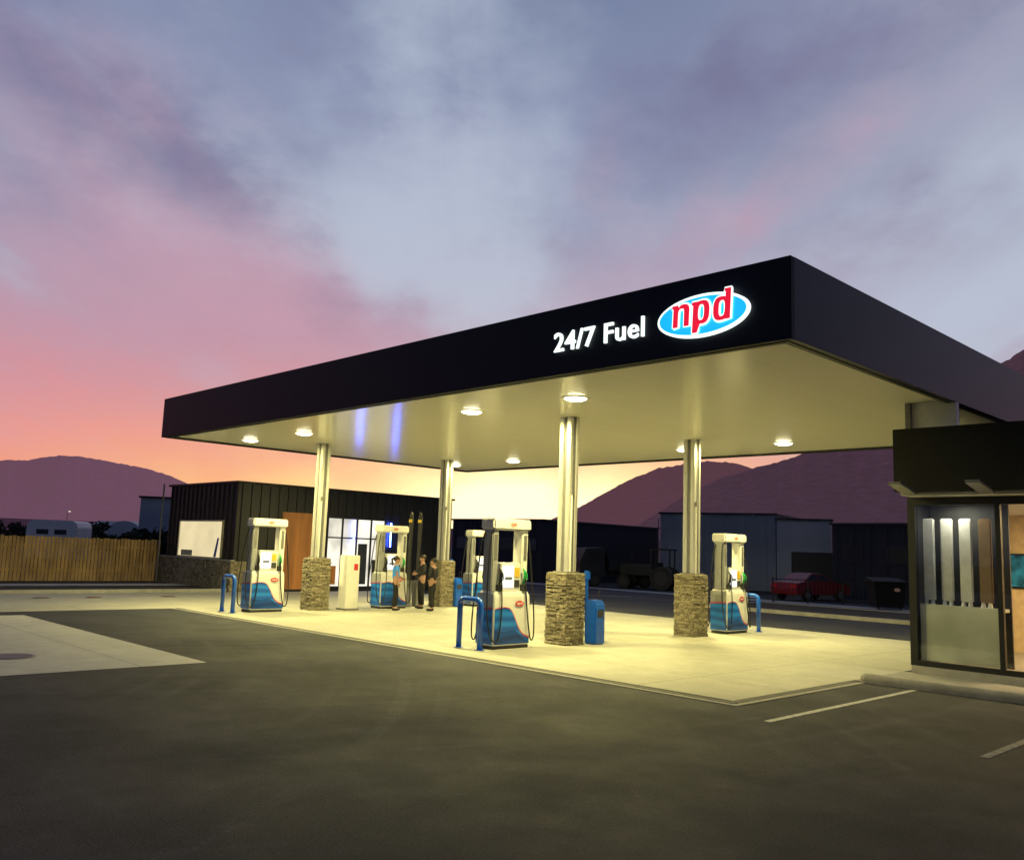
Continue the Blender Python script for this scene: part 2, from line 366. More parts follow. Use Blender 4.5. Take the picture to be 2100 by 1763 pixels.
# ---------------------------------------------------------------- canopy
X0, X1, Y0, Y1, ZS, ZT = -27.3, -5.97, 11.17, 23.93, 5.17, 6.385
cn = thing('fuel_canopy', 'large flat dark navy canopy with cream lit soffit over the fuel pumps', 'canopy')
MB().add([(X0+.1,Y0+.1,ZS+.05),(X1-.1,Y0+.1,ZS+.05),(X1-.1,Y1-.1,ZS+.05),(X0+.1,Y1-.1,ZS+.05)], [(0,3,2,1)]).build('soffit', SOFF, cn)
MB().box(X0+.12,X1-.12,Y0+.12,Y1-.12,ZT-.3,ZT-.22).build('roof_deck', GREY, cn)
T = .1
MB().box(X0,X1,Y0,Y0+T,ZS,ZT).build('fascia_panel', NAVY, cn, bevel=.008)
MB().box(X0,X1,Y1-T,Y1,ZS,ZT).build('fascia_panel', NAVY, cn, bevel=.008)
MB().box(X0+.002,X0+T,Y0+T+.001,Y1-T-.001,ZS+.001,ZT-.001).build('fascia_panel', NAVY, cn)
NAVY_SKYLIT = mat('navy_panel_skylit', (.010,.013,.024), .38, var=.15, scale=.8, spec=.5)  # fascia navy painted lighter, sky light on the right end put into the colour
MB().box(X1-T,X1-.002,Y0+T+.001,Y1-T-.001,ZS+.001,ZT-.001).build('fascia_panel', NAVY_SKYLIT, cn)
i = .1; w = .09
MB().box(X0+i,X1-i,Y0+i,Y0+i+w,ZS-.015,ZS+.06).box(X0+i,X1-i,Y1-i-w,Y1-i,ZS-.015,ZS+.06).box(X0+i,X0+i+w,Y0+i+w,Y1-i-w,ZS-.015,ZS+.06).box(X1-i-w,X1-i,Y0+i+w,Y1-i-w,ZS-.015,ZS+.06).build('edge_trim', DARKT, cn)
WARM = (1.0, .86, .32)
LENS = emi('lamp_lens', (1,.93,.62), 12)
desc = {(-25.6,13.3):'leftmost round downlight in the front row under the canopy', (-22.4,13.3):'second downlight from left in the front row, before the left column',
 (-15.1,13.3):'downlight in the front row just left of the near column top', (-11.9,13.3):'downlight directly above the near column top, front row',
 (-25.6,21.8):'rear downlight beside the far left column top', (-22.4,21.8):'rear downlight between the far left column and near column',
 (-15.1,21.8):'rear downlight just left of the right column top', (-11.9,21.8):'rightmost rear downlight right of the right column'}
for (x, y), lb in desc.items():
    t = thing('canopy_light', lb, 'ceiling light', (x,y,ZS+.05), 0, 'round downlights set in the canopy soffit')
    MB().tube([(0,0,0),(0,0,-.02)], [.30,.27], 28).build('housing', WHITE, t)
    MB().ell((0,0,-.015),.235,.235,.055,24,8).build('lens', LENS, t, smooth=True)
    L = bpy.data.lights.new('canopy_lamp', 'AREA'); L.shape = 'DISK'; L.size = .40; L.energy = 400; L.color = WARM
    lo = bpy.data.objects.new('canopy_lamp', L); lo.location = (x,y,ZS-.04); C.objects.link(lo)

SW = emi('sign_white', (.88,1,.95), 1.35, (.8,.8,.8)); SR = emi('sign_red', (.90,.012,.045), .9, (.6,.02,.04)); SC = emi('sign_cyan', (.01,.50,.95), 1.0, (.02,.4,.7))
t = thing('fascia_lettering', 'glowing white lettering reading 24/7 Fuel on the canopy fascia', 'sign', (-9.52,Y0-.004,5.75))
split_letters(textmesh('24/7 Fuel', 1.98, .345, .04, .004, '-Y', 1.06), SW, t)
t = thing('logo_sign', 'lit blue oval logo sign with red npd letters on the canopy fascia', 'sign', (-7.42,Y0-.004,5.735))
def oval(rx, rz, d0, d1, n=48):
    return MB().prism([(rx*math.cos(2*math.pi*k/n), -d0, rz*math.sin(2*math.pi*k/n)) for k in range(n)], (0,-(d1-d0),0))
oval(.82,.335,0,.05).build('rim', SW, t); oval(.775,.29,.051,.06).build('oval_face', SC, t)
emblem_letters(1.06, .60, -.072, .030, SR, SW, t, .03)

# ---------------------------------------------------------------- columns
def ledger(mb, x0, x1, y0, y1, z0, z1, rh=.042):
    mb.box(x0+.02,x1-.02,y0+.02,y1-.02,z0,z1-.01)
    z = z0
    while z < z1-.02:
        h = min(random.uniform(rh*.6, rh*1.4), z1-z)
        for side in range(4):
            L = (x1-x0) if side < 2 else (y1-y0); u = 0
            while u < L-.01:
                w = min(random.uniform(.07,.24), L-u)
                if L-u-w < .06: w = L-u
                o = random.uniform(-.004,.03); g = .003; e = random.uniform(0,.005)
                a0, a1 = u+g, u+w-g
                if side == 0: mb.box(x0+a0,x0+a1,y0-o,y0+.05,z+e,z+h-g)
                elif side == 1: mb.box(x0+a0,x0+a1,y1-.05,y1+o,z+e,z+h-g)
                elif side == 2: mb.box(x0-o,x0+.05,y0+a0,y0+a1,z+e,z+h-g)
                else: mb.box(x1-.05,x1+o,y0+a0,y0+a1,z+e,z+h-g)
                u += w
        z += h
    return mb
CAPM = mat('capstone',(.36,.33,.25),.8)
def column(x, y, label):
    t = thing('canopy_column', label, 'column', (x,y,0), 0, 'stone footed columns holding up the canopy')
    ledger(MB(), -.31,.31,-.31,.31,0,1.6).build('stone_base', STONE, t)
    MB().box(-.29,.29,-.29,.29,1.59,1.612).build('capstone', CAPM, t)
    for s in (-1,1):
        u = MB(); a0, a1 = sorted((s*.05, s*.18))
        u.box(a0,a1,-.15,-.052,1.612,ZS+.05).box(a0,a1,.052,.15,1.612,ZS+.05); u.build('steel_post', STEEL, t, bevel=.012)
        MB().box(a0+.02,a1-.02,-.053,.053,1.612,ZS+.05).build('web_plate', GREY, t)
    MB().box(-.051,.051,-.12,.12,1.612,ZS+.05).build('web_plate', GREY, t)
    MB().box(-.22,.22,-.2,.2,1.6125,1.64).build('foot_plate', GREY, t)
    MB().tube([(.215,-.1,1.64),(.215,-.1,3.4)], .02, 8).build('conduit', WHITE, t)
    MB().box(.195,.25,-.14,-.06,3.4,3.52).build('junction_box', GREY, t)
    return t
column(-13.8,15.25,'nearest canopy column, stone base right of the big near pump')
column(-13.65,20.05,'right hand canopy column, stone base left of the far right pump')
column(-24.3,15.2,'left canopy column, stone base beside the white pay cabinet')
column(-24.5,20.5,'far canopy column standing behind the three people')

# ---------------------------------------------------------------- pumps
def wavemat(name, c1, c2):
    m, t, p = nt(name); n = t.nodes; l = t.links
    tc = n.new('ShaderNodeTexCoord')
    w = n.new('ShaderNodeTexWave'); w.bands_direction = 'Z'; w.inputs['Scale'].default_value = 1.5; w.inputs['Distortion'].default_value = 3.5; w.inputs['Detail'].default_value = 1; w.inputs['Detail Scale'].default_value = .6
    l.new(tc.outputs['Object'], w.inputs['Vector']); cr = n.new('ShaderNodeValToRGB')
    cr.color_ramp.elements[0].color = c1+(1,); cr.color_ramp.elements[1].color = c2+(1,)
    l.new(w.outputs['Fac'], cr.inputs[0]); l.new(cr.outputs[0], p.inputs['Base Color']); p.inputs['Roughness'].default_value = .3; return m
WAVE = wavemat('pump_blue', (.008,.10,.50), (.02,.24,.78)); WAVE2 = wavemat('pump_deep_blue', (.003,.035,.20), (.006,.08,.36))
SCREEN = emi('pump_screen', (.9,.97,1), 1.0, (.3,.3,.3)); LOGO = mat('logo_red', (.62,.03,.05), .4); PWHITE = mat('pump_white', (.80,.80,.80), .3, var=.04, coat=.2)
PALEL = mat('logo_pale', (.62,.42,.36), .4)
PGREY = mat('pump_grey', (.34,.35,.37), .35)
def zc(y):
    u = (y+.54)/1.08; s_ = 1/(1+math.exp((u-.60)*13)); return .20+.62*s_+.06*math.sin(u*math.pi)
def make_pump():
    t = thing('fuel_pump', '', 'fuel pump', (0,0,0))
    MB().box(-.24,.24,-.53,.53,0,.07).build('plinth', DGREY, t)
    lv = [(.07,.26,.53),(.6,.27,.545),(1.1,.255,.53),(1.2,.22,.50)]
    vs = []; fs = []
    for z, hx, hy in lv: vs += [(-hx,-hy,z),(hx,-hy,z),(hx,hy,z),(-hx,hy,z)]
    for q in range(3):
        for kk in range(4): fs.append((q*4+kk, q*4+(kk+1)%4, q*4+4+(kk+1)%4, q*4+4+kk))
    fs += [(0,1,2,3),(12,13,14,15)]
    MB().add(vs, fs).build('cabinet', PWHITE, t, bevel=.015)
    for s in (1,-1):
        ys = [-.52+1.04*q/28 for q in range(29)]; X = s*.276
        n = len(ys)
        pts = [(X, y*s, .1) for y in ys]; top = [(X, y*s, zc(y)) for y in ys]
        MB().add(pts+top, [(q,q+1,n+q+1,n+q) for q in range(n-1)]).build('blue_wave_panel', WAVE, t)
        pts = [(X+s*.003, y*s, .1) for y in ys]; top = [(X+s*.003, y*s, max(.12,.12+.42*(zc(y-.1)-.2)+.03*math.sin(y*7))) for y in ys]
        MB().add(pts+top, [(q,q+1,n+q+1,n+q) for q in range(n-1)]).build('deep_wave_panel', WAVE2, t)
        a = [(X+s*.004, y*s, zc(y)) for y in ys]; c = [(X+s*.004, y*s, zc(y)+.024+.008*math.sin(y*5)) for y in ys]
        MB().add(a+c, [(q,q+1,n+q+1,n+q) for q in range(n-1)]).build('red_stripe', RED, t)
        yy = s*.549; zz = .83 if s < 0 else .25
        if s > 0: MB().add([(-.25,yy,.1),(.25,yy,.1),(.25,yy,zz),(-.25,yy,.83)], [(0,1,2,3)]).build('blue_end_panel', WAVE, t)
        e = MB().prism([(X+s*.002, s*.20+.13*math.cos(2*math.pi*q/24), .94+.062*math.sin(2*math.pi*q/24)) for q in range(24)], (s*.004,0,0)).build('logo_badge', LOGO, t)
        meobj('badge_lettering', textmesh('npd', .16, .08, .003, .02, '+X' if s > 0 else '-X'), PWHITE, e, (X+s*.008, s*.20, .94))
    MB().box(-.25,.25,-.56,-.552,.1,1.15).build('side_panel', PGREY, t)
    MB().add([(-.25,-.564,.1),(.25,-.564,.1),(.25,-.564,.84),(-.25,-.564,.80)], [(0,1,2,3)]).build('blue_end_panel', WAVE, t)
    MB().add([(-.25,-.565,.80),(.25,-.565,.84),(.25,-.565,.87),(-.25,-.565,.83)], [(0,1,2,3)]).build('red_stripe', RED, t)
    MB().box(-.18,.18,-.30,.30,1.2,1.8).build('display_housing', PWHITE, t, bevel=.015)
    for s in (1,-1):
        d = MB().box(min(s*.182,s*.192),max(s*.182,s*.192),-.25,.08,1.27,1.74).build('screen', SCREEN, t)
        MB().box(min(s*.193,s*.198),max(s*.193,s*.198),-.18,.03,1.44,1.50).build('screen_digits', GREY, d)
        MB().box(min(s*.182,s*.194),max(s*.182,s*.194),.11,.26,1.5,1.7).build('notice', YELL, t)
        MB().box(min(s*.182,s*.196),max(s*.182,s*.196),.11,.26,1.28,1.44).build('keypad', DGREY, t)
    for s in (1,-1):
        MB().box(-.15,.15,s*.445-.09,s*.445+.09,1.2,2.51).build('hose_tower', PWHITE if s > 0 else PGREY, t, bevel=.02)
        MB().box(.151,.157,s*.445-.045,s*.445+.045,1.85,2.4).build('tower_groove', GREY, t)
    MB().box(-.22,.22,-.57,.57,2.50,2.74).build('header', PWHITE, t, bevel=.035)
    for s in (1,-1):
        e = MB().prism([(s*.222, .1*math.cos(2*math.pi*q/24), 2.62+.055*math.sin(2*math.pi*q/24)) for q in range(24)], (s*.006,0,0)).build('logo_badge', PALEL, t)
        meobj('badge_lettering', textmesh('npd', .13, .065, .003, .02, '+X' if s > 0 else '-X'), LOGO, e, (s*.229, 0, 2.62))
    cols = [GREEN, BLACK, RED, BLACK]
    q = 0
    for s in (1,-1):
        for e in (1,-1):
            y = e*.36
            MB().box(min(s*.15,s*.27),max(s*.15,s*.27),y-.045,y+.045,1.2,1.34).build('nozzle_boot', DGREY, t)
            nz = MB().tube([(s*.2,y,1.3),(s*.26,y,1.5),(s*.25,y,1.62),(s*.19,y,1.68)], [.02,.035,.03,.018], 8)
            nz.tube([(s*.28,y,1.42),(s*.33,y,1.46),(s*.31,y,1.58),(s*.26,y,1.62)], .012, 6)
            nz.build('nozzle', cols[q], t, smooth=True); q += 1
            pts = [(s*.1,e*.5,2.50),(s*.13,e*.59,2.2),(s*.17,e*.66,1.5),(s*.22,e*.70,.8),(s*.28,e*.66,.3),(s*.33,e*.55,.16),(s*.35,e*.46,.28),(s*.33,e*.38,.8),(s*.29,y,1.3),(s*.27,y,1.5)]
            fine = []
            for a_ in range(len(pts)-1):
                P = [Vector(pts[max(a_-1,0)]), Vector(pts[a_]), Vector(pts[a_+1]), Vector(pts[min(a_+2,len(pts)-1)])]
                for h_ in range(4):
                    u = h_/4; fine.append(.5*((2*P[1])+(P[2]-P[0])*u+(2*P[0]-5*P[1]+4*P[2]-P[3])*u*u+(3*P[1]-P[0]-3*P[2]+P[3])*u**3))
            fine.append(Vector(pts[-1]))
            MB().tube(fine, .016, 7).build('hose', BLACK, t, smooth=True)
    return t
pump = make_pump()
pl = [(-13.95,13.45,'nearest fuel pump, tallest in view, left of the near stone column'),
      (-24.2,13.35,'leftmost fuel pump beside the left stone column'),
      (-24.3,18.05,'fuel pump behind the person in the blue shirt'),
      (-24.35,22.15,'farthest fuel pump partly hidden behind the nearest pump'),
      (-13.7,22.0,'rightmost fuel pump right of the right stone column')]
for n_, (x, y, lb) in enumerate(pl):
    o = pump if n_ == 0 else copy_tree(pump)
    o.location = (x,y,.006); o['label'] = lb; o['category'] = 'fuel pump'; o['group'] = 'white and blue fuel pumps on the forecourt'

def hoop(x, y, lb):
    t = thing('hoop_guard', lb, 'bollard', (x,y,.006), 0, 'blue hoop guards at the island ends')
    pts = [(-.33,0,0),(-.33,0,.85)]+[(-.33+.14-.14*math.cos(math.radians(a_)),0,.88+.14*math.sin(math.radians(a_))) for a_ in (15,35,55,75,90)]
    pts += [(-p_[0],0,p_[2]) for p_ in pts[::-1]]
    MB().tube(pts, .06, 14).build('rail', BLUE, t, smooth=True)
    for s in (-.33,.33): MB().tube([(s,0,0),(s,0,.012)], .11, 16).build('foot_plate', BLUE, t)
hoop(-14.1,12.62,'blue steel hoop guard in front of the nearest pump')
hoop(-24.3,12.3,'blue steel hoop guard left of the leftmost pump')
hoop(-13.75,23.1,'blue steel hoop guard right of the rightmost pump')
hoop(-24.3,23.5,'blue steel hoop guard beyond the farthest pump')

def service(x, y, lb, top=1.64):
    t = thing('service_bin', lb, 'bin', (x,y,.006), 0, 'blue windscreen wash and bin units')
    MB().prism([(-.17,-.2,0),(.17,-.2,0),(.18,-.22,.85),(.12,-.22,1.0),(-.12,-.22,1.0),(-.18,-.22,.85)], (0,.36,0)).build('body', BLUE, t, bevel=.03)
    MB().box(.18,.188,-.13,.06,.62,.78).build('bin_flap', DGREY, t)
    MB().box(-.16,-.09,-.235,-.16,.9,top).build('post', BLUE, t, bevel=.02)
    MB().box(-.20,-.05,-.25,-.13,top-.2,top+.02).build('towel_dispenser', BLUE, t, bevel=.03)
    MB().tube([(.05,.05,.98),(.05,.05,1.2),(.13,.07,1.24)], .012, 6).build('squeegee', BLACK, t)
service(-13.50,15.98,'blue waste and wash unit right of the near stone column')
service(-24.25,21.0,'blue waste and wash unit beside the far column')
t = thing('pay_cabinet', 'white pay cabinet with red notice right of the left column', 'payment terminal', (-24.1,16.3,.006))
MB().box(-.22,.22,-.24,.24,0,1.72).build('body', PWHITE, t, bevel=.02)
MB().box(.222,.23,.02,.16,1.25,1.45).build('notice', RED, t)
MB().box(-.25,.25,-.27,.27,0,.05).build('base', GREY, t)
for y, lb in ((19.05,'slim tall hose mast, left of the pair behind the people'),(19.45,'slim tall hose mast, right of the pair behind the people')):
    t = thing('hose_mast', lb, 'hose mast', (-24.6,y,.006), 0, 'pair of tall hose masts')
    MB().tube([(0,0,0),(0,0,3.1),(.05,0,3.25)], [.05,.04,.03], 8).build('pole', DGREY, t)
    MB().tube([(.05,0,3.25),(.13,0,3.05),(.1,0,2.0),(.16,0,.8),(.05,0,.5)], .022, 7).build('hose', BLACK, t, smooth=True)
    MB().tube([(.0,0,2.9),(.0,0,3.0)], .058, 8).build('collar', YELL, t)
    MB().box(-.12,.12,-.1,.1,0,.9).build('pedestal', GREY, t, bevel=.01)

# ---------------------------------------------------------------- kiosk (left)
KX1, KY0, KZ = -33.4, 17.0, 4.42
KX0 = onY(347,1060,KY0).x
KY1 = onX(924,1100,KX1).y
kb = thing('kiosk_building', 'dark metal clad kiosk with stone base, lit window and wood panel behind the pumps', 'building')
MB().box(KX0,KX1,KY0,KY1,0,KZ).build('wall', CLAD, kb)
a_, b_ = onY(372,1068,KY0), onY(453,1140,KY0)
yA, yB = onX(573,1130,KX1).y, onX(637,1130,KX1).y; zA = onX(600,1050,KX1).z
yC, yD = onX(667,1130,KX1).y, onX(785,1130,KX1).y; zD = onX(700,1060,KX1).z
c = MB(); x = KX0+.15
while x < KX1: c.box(x-.02,x+.02,KY0-.05,KY0+.01,(a_.z+.08) if a_.x-.08 < x < b_.x+.08 else 1.25,KZ-.06); x += .42
y = KY0+.2
while y < KY1:
    z0 = zA+.02 if yA-.03 < y < yB+.03 else (zD+.03 if yC-.06 < y < yD+.06 else .1)
    c.box(KX1-.01,KX1+.05,y-.02,y+.02,z0,KZ-.06); y += .42
c.build('cladding_ribs', CLAD, kb)
MB().box(KX0-.1,KX1+.1,KY0-.1,KY1+.1,KZ-.05,KZ+.04).build('roof', DARKT, kb)
yw = onX(517,1150,KX1).y
sb = MB(); ledger(sb, KX0-.4,KX1+.12,KY0-.14,KY0+.0,0,1.22,.09); ledger(sb, KX1+.0,KX1+.12,KY0+.02,yw,0,1.22,.09); sb.build('stone_base', STONE, kb)
MB().box(KX0-.43,KX1+.16,KY0-.18,KY0,1.222,1.27).build('stone_coping', KERB, kb)
PANE = emi('lit_pane', (1,.84,.48), .80, (.06,.06,.05), .1, 1.0)
f_ = MB().box(a_.x,b_.x,KY0-.03,KY0-.002,1.28,a_.z).build('window', PANE, kb)
g_ = MB(); xa, xb, zb, zt = a_.x, b_.x, 1.28, a_.z
g_.box(xa-.06,xa,KY0-.07,KY0,zb,zt).box(xb,xb+.06,KY0-.07,KY0,zb,zt).box(xa-.06,xb+.06,KY0-.07,KY0,zt,zt+.06).box(xa-.06,xb+.06,KY0-.075,KY0,zb-.0,zb+.05); g_.build('frame', mat('frame_cream',(.5,.48,.36),.5), f_)
MB().prism([(xb-.62,KY0-.035,zb+.06),(xb-.40,KY0-.035,zb+.06),(xb-.22,KY0-.035,zb+.85),(xb-.36,KY0-.035,zb+.85)], (0,-.008,0)).build('window_poster', BLUE, f_)
MB().box(xa+.3,xa+1.4,KY0-.042,KY0-.032,zb+.06,zb+.30).build('window_counter', mat('counter_cream',(.5,.48,.36),.6), f_)
MB().box(KX1,KX1+.06,yA,yB,.1,zA).build('wood_panel', WOOD, kb)
dr = MB().box(KX1+.005,KX1+.03,yC,yD,.1,zD).build('glazed_door', emi('door_glass', (1,.95,.80), .95, (.06,.06,.06), .5, .8), kb)
fr = MB(); nb = 4
for q in range(nb+1):
    yy = yC+(yD-yC)*q/nb; fr.box(KX1+.03,KX1+.09,yy-.035,yy+.035,.1,zD)
fr.box(KX1+.03,KX1+.085,yC,yD,zD-.06,zD+.02).box(KX1+.03,KX1+.085,yC,yD,.1,.22).box(KX1+.03,KX1+.082,yC,yD,2.3,2.36); fr.build('frame', DARKT, dr)
SHV = mat('shelf_dark', (.03,.035,.06), .5)
for q, (u0, u1, z0, z1, m_) in enumerate(((.30,.42,.3,1.5,SHV),(.54,.70,.3,2.1,SHV),(.80,.95,.3,1.4,DGREY),(.06,.18,.3,1.1,WOOD))):
    MB().box(KX1+.032,KX1+.04,yC+(yD-yC)*u0,yC+(yD-yC)*u1,z0,z1).build('door_poster', m_, dr)
LED = emi('blue_led', (.06,.13,1.0), 85, (.1,.1,.3))
for px in (722,797):
    yy = onX(px,1110,KX1).y
    MB().box(KX1+.1,KX1+.13,yy-.018,yy+.018,2.0,3.1).build('led_strip', LED, kb)
MB().tube([(KX0-.25,KY0-.25,0),(KX0-.25,KY0-.25,4.5)], .04, 8).build('downpipe', GREY, kb)

FW = mat('fence_timber', (.56,.36,.14), .8, var=.35, scale=3, stretch=(1,1,.3))
fn = thing('paling_fence', 'long vertical board timber fence left of the kiosk', 'fence', (-40.3,0,0))
MB().box(-.16,-.12,-30,16.9,.5,.6).box(-.16,-.12,-30,16.9,1.5,1.6).build('rail', FW, fn)
pb = MB(); y = -30
while y < 16.9:
    h = 1.93+random.uniform(-.03,.03); o = random.uniform(0,.03); pb.box(-.12+o,-.1+o,y,y+.125,.05,h); y += .15
pb.build('palings', FW, fn)

# ---------------------------------------------------------------- shop on the right
SX, SY = -7.1, 17.9
sh = thing('shop_building', 'dark shop with black framed glazing and deep roof box at the right edge', 'building')
BOX = mat('shop_box', (.005,.006,.006), .6, spec=.3)
MB().box(-7.07,6,17.2,25.5,3.46,4.68).build('roof_box', BOX, sh, bevel=.01)
MB().box(SX,SX+.15,SY+.1,25,0.14,3.46).build('side_wall', DARKT, sh)
MB().box(SX+.15,6,23.0,23.15,.14,3.46).build('back_wall', mat('shop_wall',(.80,.62,.34),.7), sh)
MB().box(SX+.15,6,SY+.1,23,.02,.16).build('floor', mat('shop_floor',(.3,.28,.24),.4), sh)
MB().box(SX+.15,6,SY+.1,23,3.3,3.45).build('ceiling', WHITE, sh)
MB().box(5.85,6,SY+.1,23,.16,3.3).build('side_wall', DARKT, sh)
MB().box(SX+.02,6,SY-.02,SY+.1,0,.15).build('plinth', KERB, sh)
MB().box(-7.0,6,17.35,17.85,3.40,3.455).build('soffit_trim', mat('trim_white',(.5,.5,.46),.5), sh)
MB().box(-6.84,-5.975,17.5,17.62,4.681,ZS+.045).build('bulkhead', WHITE, sh)
MB().box(-6.9,-6.8,17.4,17.5,4.681,ZS+.045).build('post', GREY, sh)
xs = [SX, -5.46, -3.8, -2.1, -.4, 1.3, 3.0, 4.7]
for q in range(len(xs)-1):
    xa, xb = xs[q], xs[q+1]
    fr = MB(); lw = .14 if q == 0 else .045
    fr.box(xa,xa+lw,SY,SY+.1,.151,3.40).box(xb-.045,xb,SY,SY+.1,.151,3.40).box(xa+lw,xb-.045,SY,SY+.1,.151,.25).box(xa+lw,xb-.045,SY,SY+.1,3.25,3.40)
    f_ = fr.build('window_frame', BLACK, sh)
    MB().box(xa+lw,xb-.045,SY+.045,SY+.055,.25,3.25).build('pane', GLASS, f_)
FROST = mat('frosted_panel', (.66,.68,.58), .5, var=.25, scale=1.0)
xa, xb = SX+.16, -5.52
MB().box(xa,xb,SY+.12,SY+.16,.26,1.33).build('frosted_panel', FROST, sh)
MB().box(xa-.0,xb,SY+.2,SY+.7,1.25,1.31).build('sill_shelf', mat('shelf_grey',(.4,.4,.36),.6), sh)
MB().box(xa-.0,xb+.02,SY+.75,SY+.8,.2,3.29).build('partition', mat('partition_dark', (.03,.03,.026), .7), sh)
LB = mat('board_white', (.70,.70,.64), .5); BB = mat('board_brown', (.24,.16,.08), .5)
for k_, px in enumerate((1905,1942,1981,2021)):
    P = onY(px,1150,SY+.4); wd = .115
    MB().box(P.x-wd,P.x+wd,SY+.36,SY+.42,1.4,3.0).build('display_board', LB if k_ < 3 else BB, sh, bevel=.02)
    for dx in (-.07,.05): MB().tube([(P.x+dx,SY+.4,1.31),(P.x+dx,SY+.4,1.42)], [.05,.03], 10).build('clamp_foot', WHITE, sh)
for X in (-6.75,-5.4,-4.0):
    MB().prism([(X-.12,17.2,3.40),(X+.12,17.2,3.40),(X+.12,16.45,3.54),(X-.12,16.45,3.54)], (0,0,.05)).build('awning_bracket', GREY, sh)
def area(name, loc, size, e, col, rot=(0,0,0)):
    L = bpy.data.lights.new(name, 'AREA'); L.shape = 'SQUARE'; L.size = size; L.energy = e; L.color = col
    o = bpy.data.objects.new(name, L); o.location = loc; o.rotation_euler = rot; C.objects.link(o)
area('shop_lamp', (-4,20.5,3.28), 1.2, 360, (1,.70,.34)); area('shop_lamp', (1,20.5,3.28), 1.2, 200, (1,.72,.34)); area('shop_window_lamp', (-6.3,18.17,3.28), .3, 20, (1,.97,.8))
P = onY(2090,1170,22.98)
pc = thing('wall_picture', 'small framed blue picture on the lit shop wall', 'picture', (P.x,22.99,P.z))
MB().box(-.45,.45,-.04,0,-.4,.4).build('frame', BLACK, pc)
MB().box(-.41,.41,-.05,-.041,-.36,.36).build('picture', mat('picture_blue',(.03,.25,.6),.4,var=.9,scale=4), pc)

# ---------------------------------------------------------------- background buildings
def block(name, label, pxa, pxb, da, db, depth, h, m, ribs=0, group=None, roof=None, door=None, wins=0, pitched=False):
    A = atD(pxa, da); B = atD(pxb, db); A.z = B.z = 0
    u = (B-A); Lh = u.length; u.normalize(); rz = math.atan2(u.y, u.x)
    t = thing(name, label, 'building', (A.x,A.y,-.02), rz, group)
    MB().box(0,Lh,0,depth,0,h).build('wall', m, t)
    if pitched:
        MB().prism([(-.2,-.2,h),(-.2,depth/2,h+depth*.16),(-.2,depth+.2,h)], (Lh+.4,0,0)).build('roof', roof or DGREY, t)
    else: MB().box(-.12,Lh+.12,-.12,depth+.12,h,h+.12).build('roof', roof or DGREY, t)
    if ribs:
        c = MB(); x = .3
        while x < Lh: c.box(x,x+.05,-.04,0,0,h); x += ribs
        c.build('cladding_ribs', m, t)
    if door:
        for d0, d1, dh in door: MB().box(d0,d1,-.06,.0,0,dh).build('roller_door', DGREY, t)
    for q in range(wins):
        x = Lh*(q+.5)/wins; f_ = MB().box(x-.6,x+.6,-.05,0,h*.5,h*.5+.9).build('window', DGREY, t); MB().box(x-.52,x+.52,-.06,-.051,h*.5+.07,h*.5+.83).build('pane', GLASS, f_)
    return t
WH1 = mat('warehouse_grey', (.33,.37,.42), .8, var=.15, scale=.4); WH2 = mat('warehouse_pale', (.48,.51,.55), .8, var=.12, scale=.5); WH3 = mat('warehouse_dark', (.035,.038,.055), .8, var=.2); WH4 = mat('shed_pale', (.7,.7,.72), .8)
block('warehouse', 'wide grey warehouse behind the right stone column', 1353,1590,62,58,18,4.95,WH1,1.4)
block('warehouse', 'pale square ended warehouse bay right of the grey warehouse', 1592,1705,57,56,16,4.6,WH2,0, door=[(.9,3.6,2.6)])
block('warehouse', 'dark low warehouse beside the shop at right', 1706,1990,52,46,14,4.2,WH3,1, wins=3)
block('workshop', 'dark long workshop behind the far column and pumps', 926,1112,66,60,14,4.1,WH3,1.1, wins=4)
for px, w_, d_, h_, m_, lb in ((1150,40,130,3.2,WH4,'small distant shed left of the pale sheds'),(1190,44,120,4.4,WH4,'tiny pale distant shed, first right of the near column'),(1242,38,125,4.6,WH2,'tiny grey distant shed second right of the near column'),(1285,55,118,3.8,WH4,'tiny pale distant shed nearest the grey warehouse')):
    block('distant_shed', lb, px, px+w_, d_, d_, 8, h_, m_, 0, 'distant sheds past the yard', pitched=(w_ < 45))
block('storage_shed', 'grey square shed just left of the kiosk behind the fence', 279,352,58,58.3,3,4.6,WH2,0)
block('low_house', 'low grey roofed house behind the fence', 165,245,72,72,6,2.3,WH1,0, pitched=True, roof=mat('roof_grey',(.4,.42,.46),.6))
P = atD(250,64); P.z = 0
t = thing('polytunnel', 'rounded pale tunnel tent behind the fence', 'tent', (P.x,P.y,0), math.radians(46)); t.scale = (.8,.8,.95)
n = 14; MB().prism([(0+2.2*math.cos(math.pi*q/n),0,1.2+2.1*math.sin(math.pi*q/n)) for q in range(n+1)]+[(-2.2,0,0),(2.2,0,0)], (0,8,0)).build('cover', mat('tent_cover',(.6,.64,.68),.6), t)
MB().box(-.8,.8,-.04,-.002,0,2.1).build('door', DGREY, t)
P = atD(48,56); P.z = 0
t = thing('white_caravan', 'white camper van with rounded roof behind the timber fence', 'camper van', (P.x,P.y,0), math.radians(46)); t.scale = (.95,.95,.95)
MB().prism([(0,0,.5),(3.4,0,.5),(3.4,0,2.6),(3.3,0,2.9),(3.0,0,3.02),(.4,0,3.02),(.12,0,2.9),(0,0,2.6)], (0,2.1,0)).build('body', mat('camper_white',(.92,.92,.92),.35), t, bevel=.03)
for x in (.7,1.9): MB().box(x,x+.8,-.02,-.002,2.1,2.42).build('window', DGREY, t)
for x in (.8,2.6):
    w_ = MB().tube([(x,-.03,.35),(x,.2,.35)], .35, 18).build('wheel', BLACK, t); MB().tube([(x,-.05,.35),(x,-.03,.35)], .18, 12).build('rim', GREY, w_)

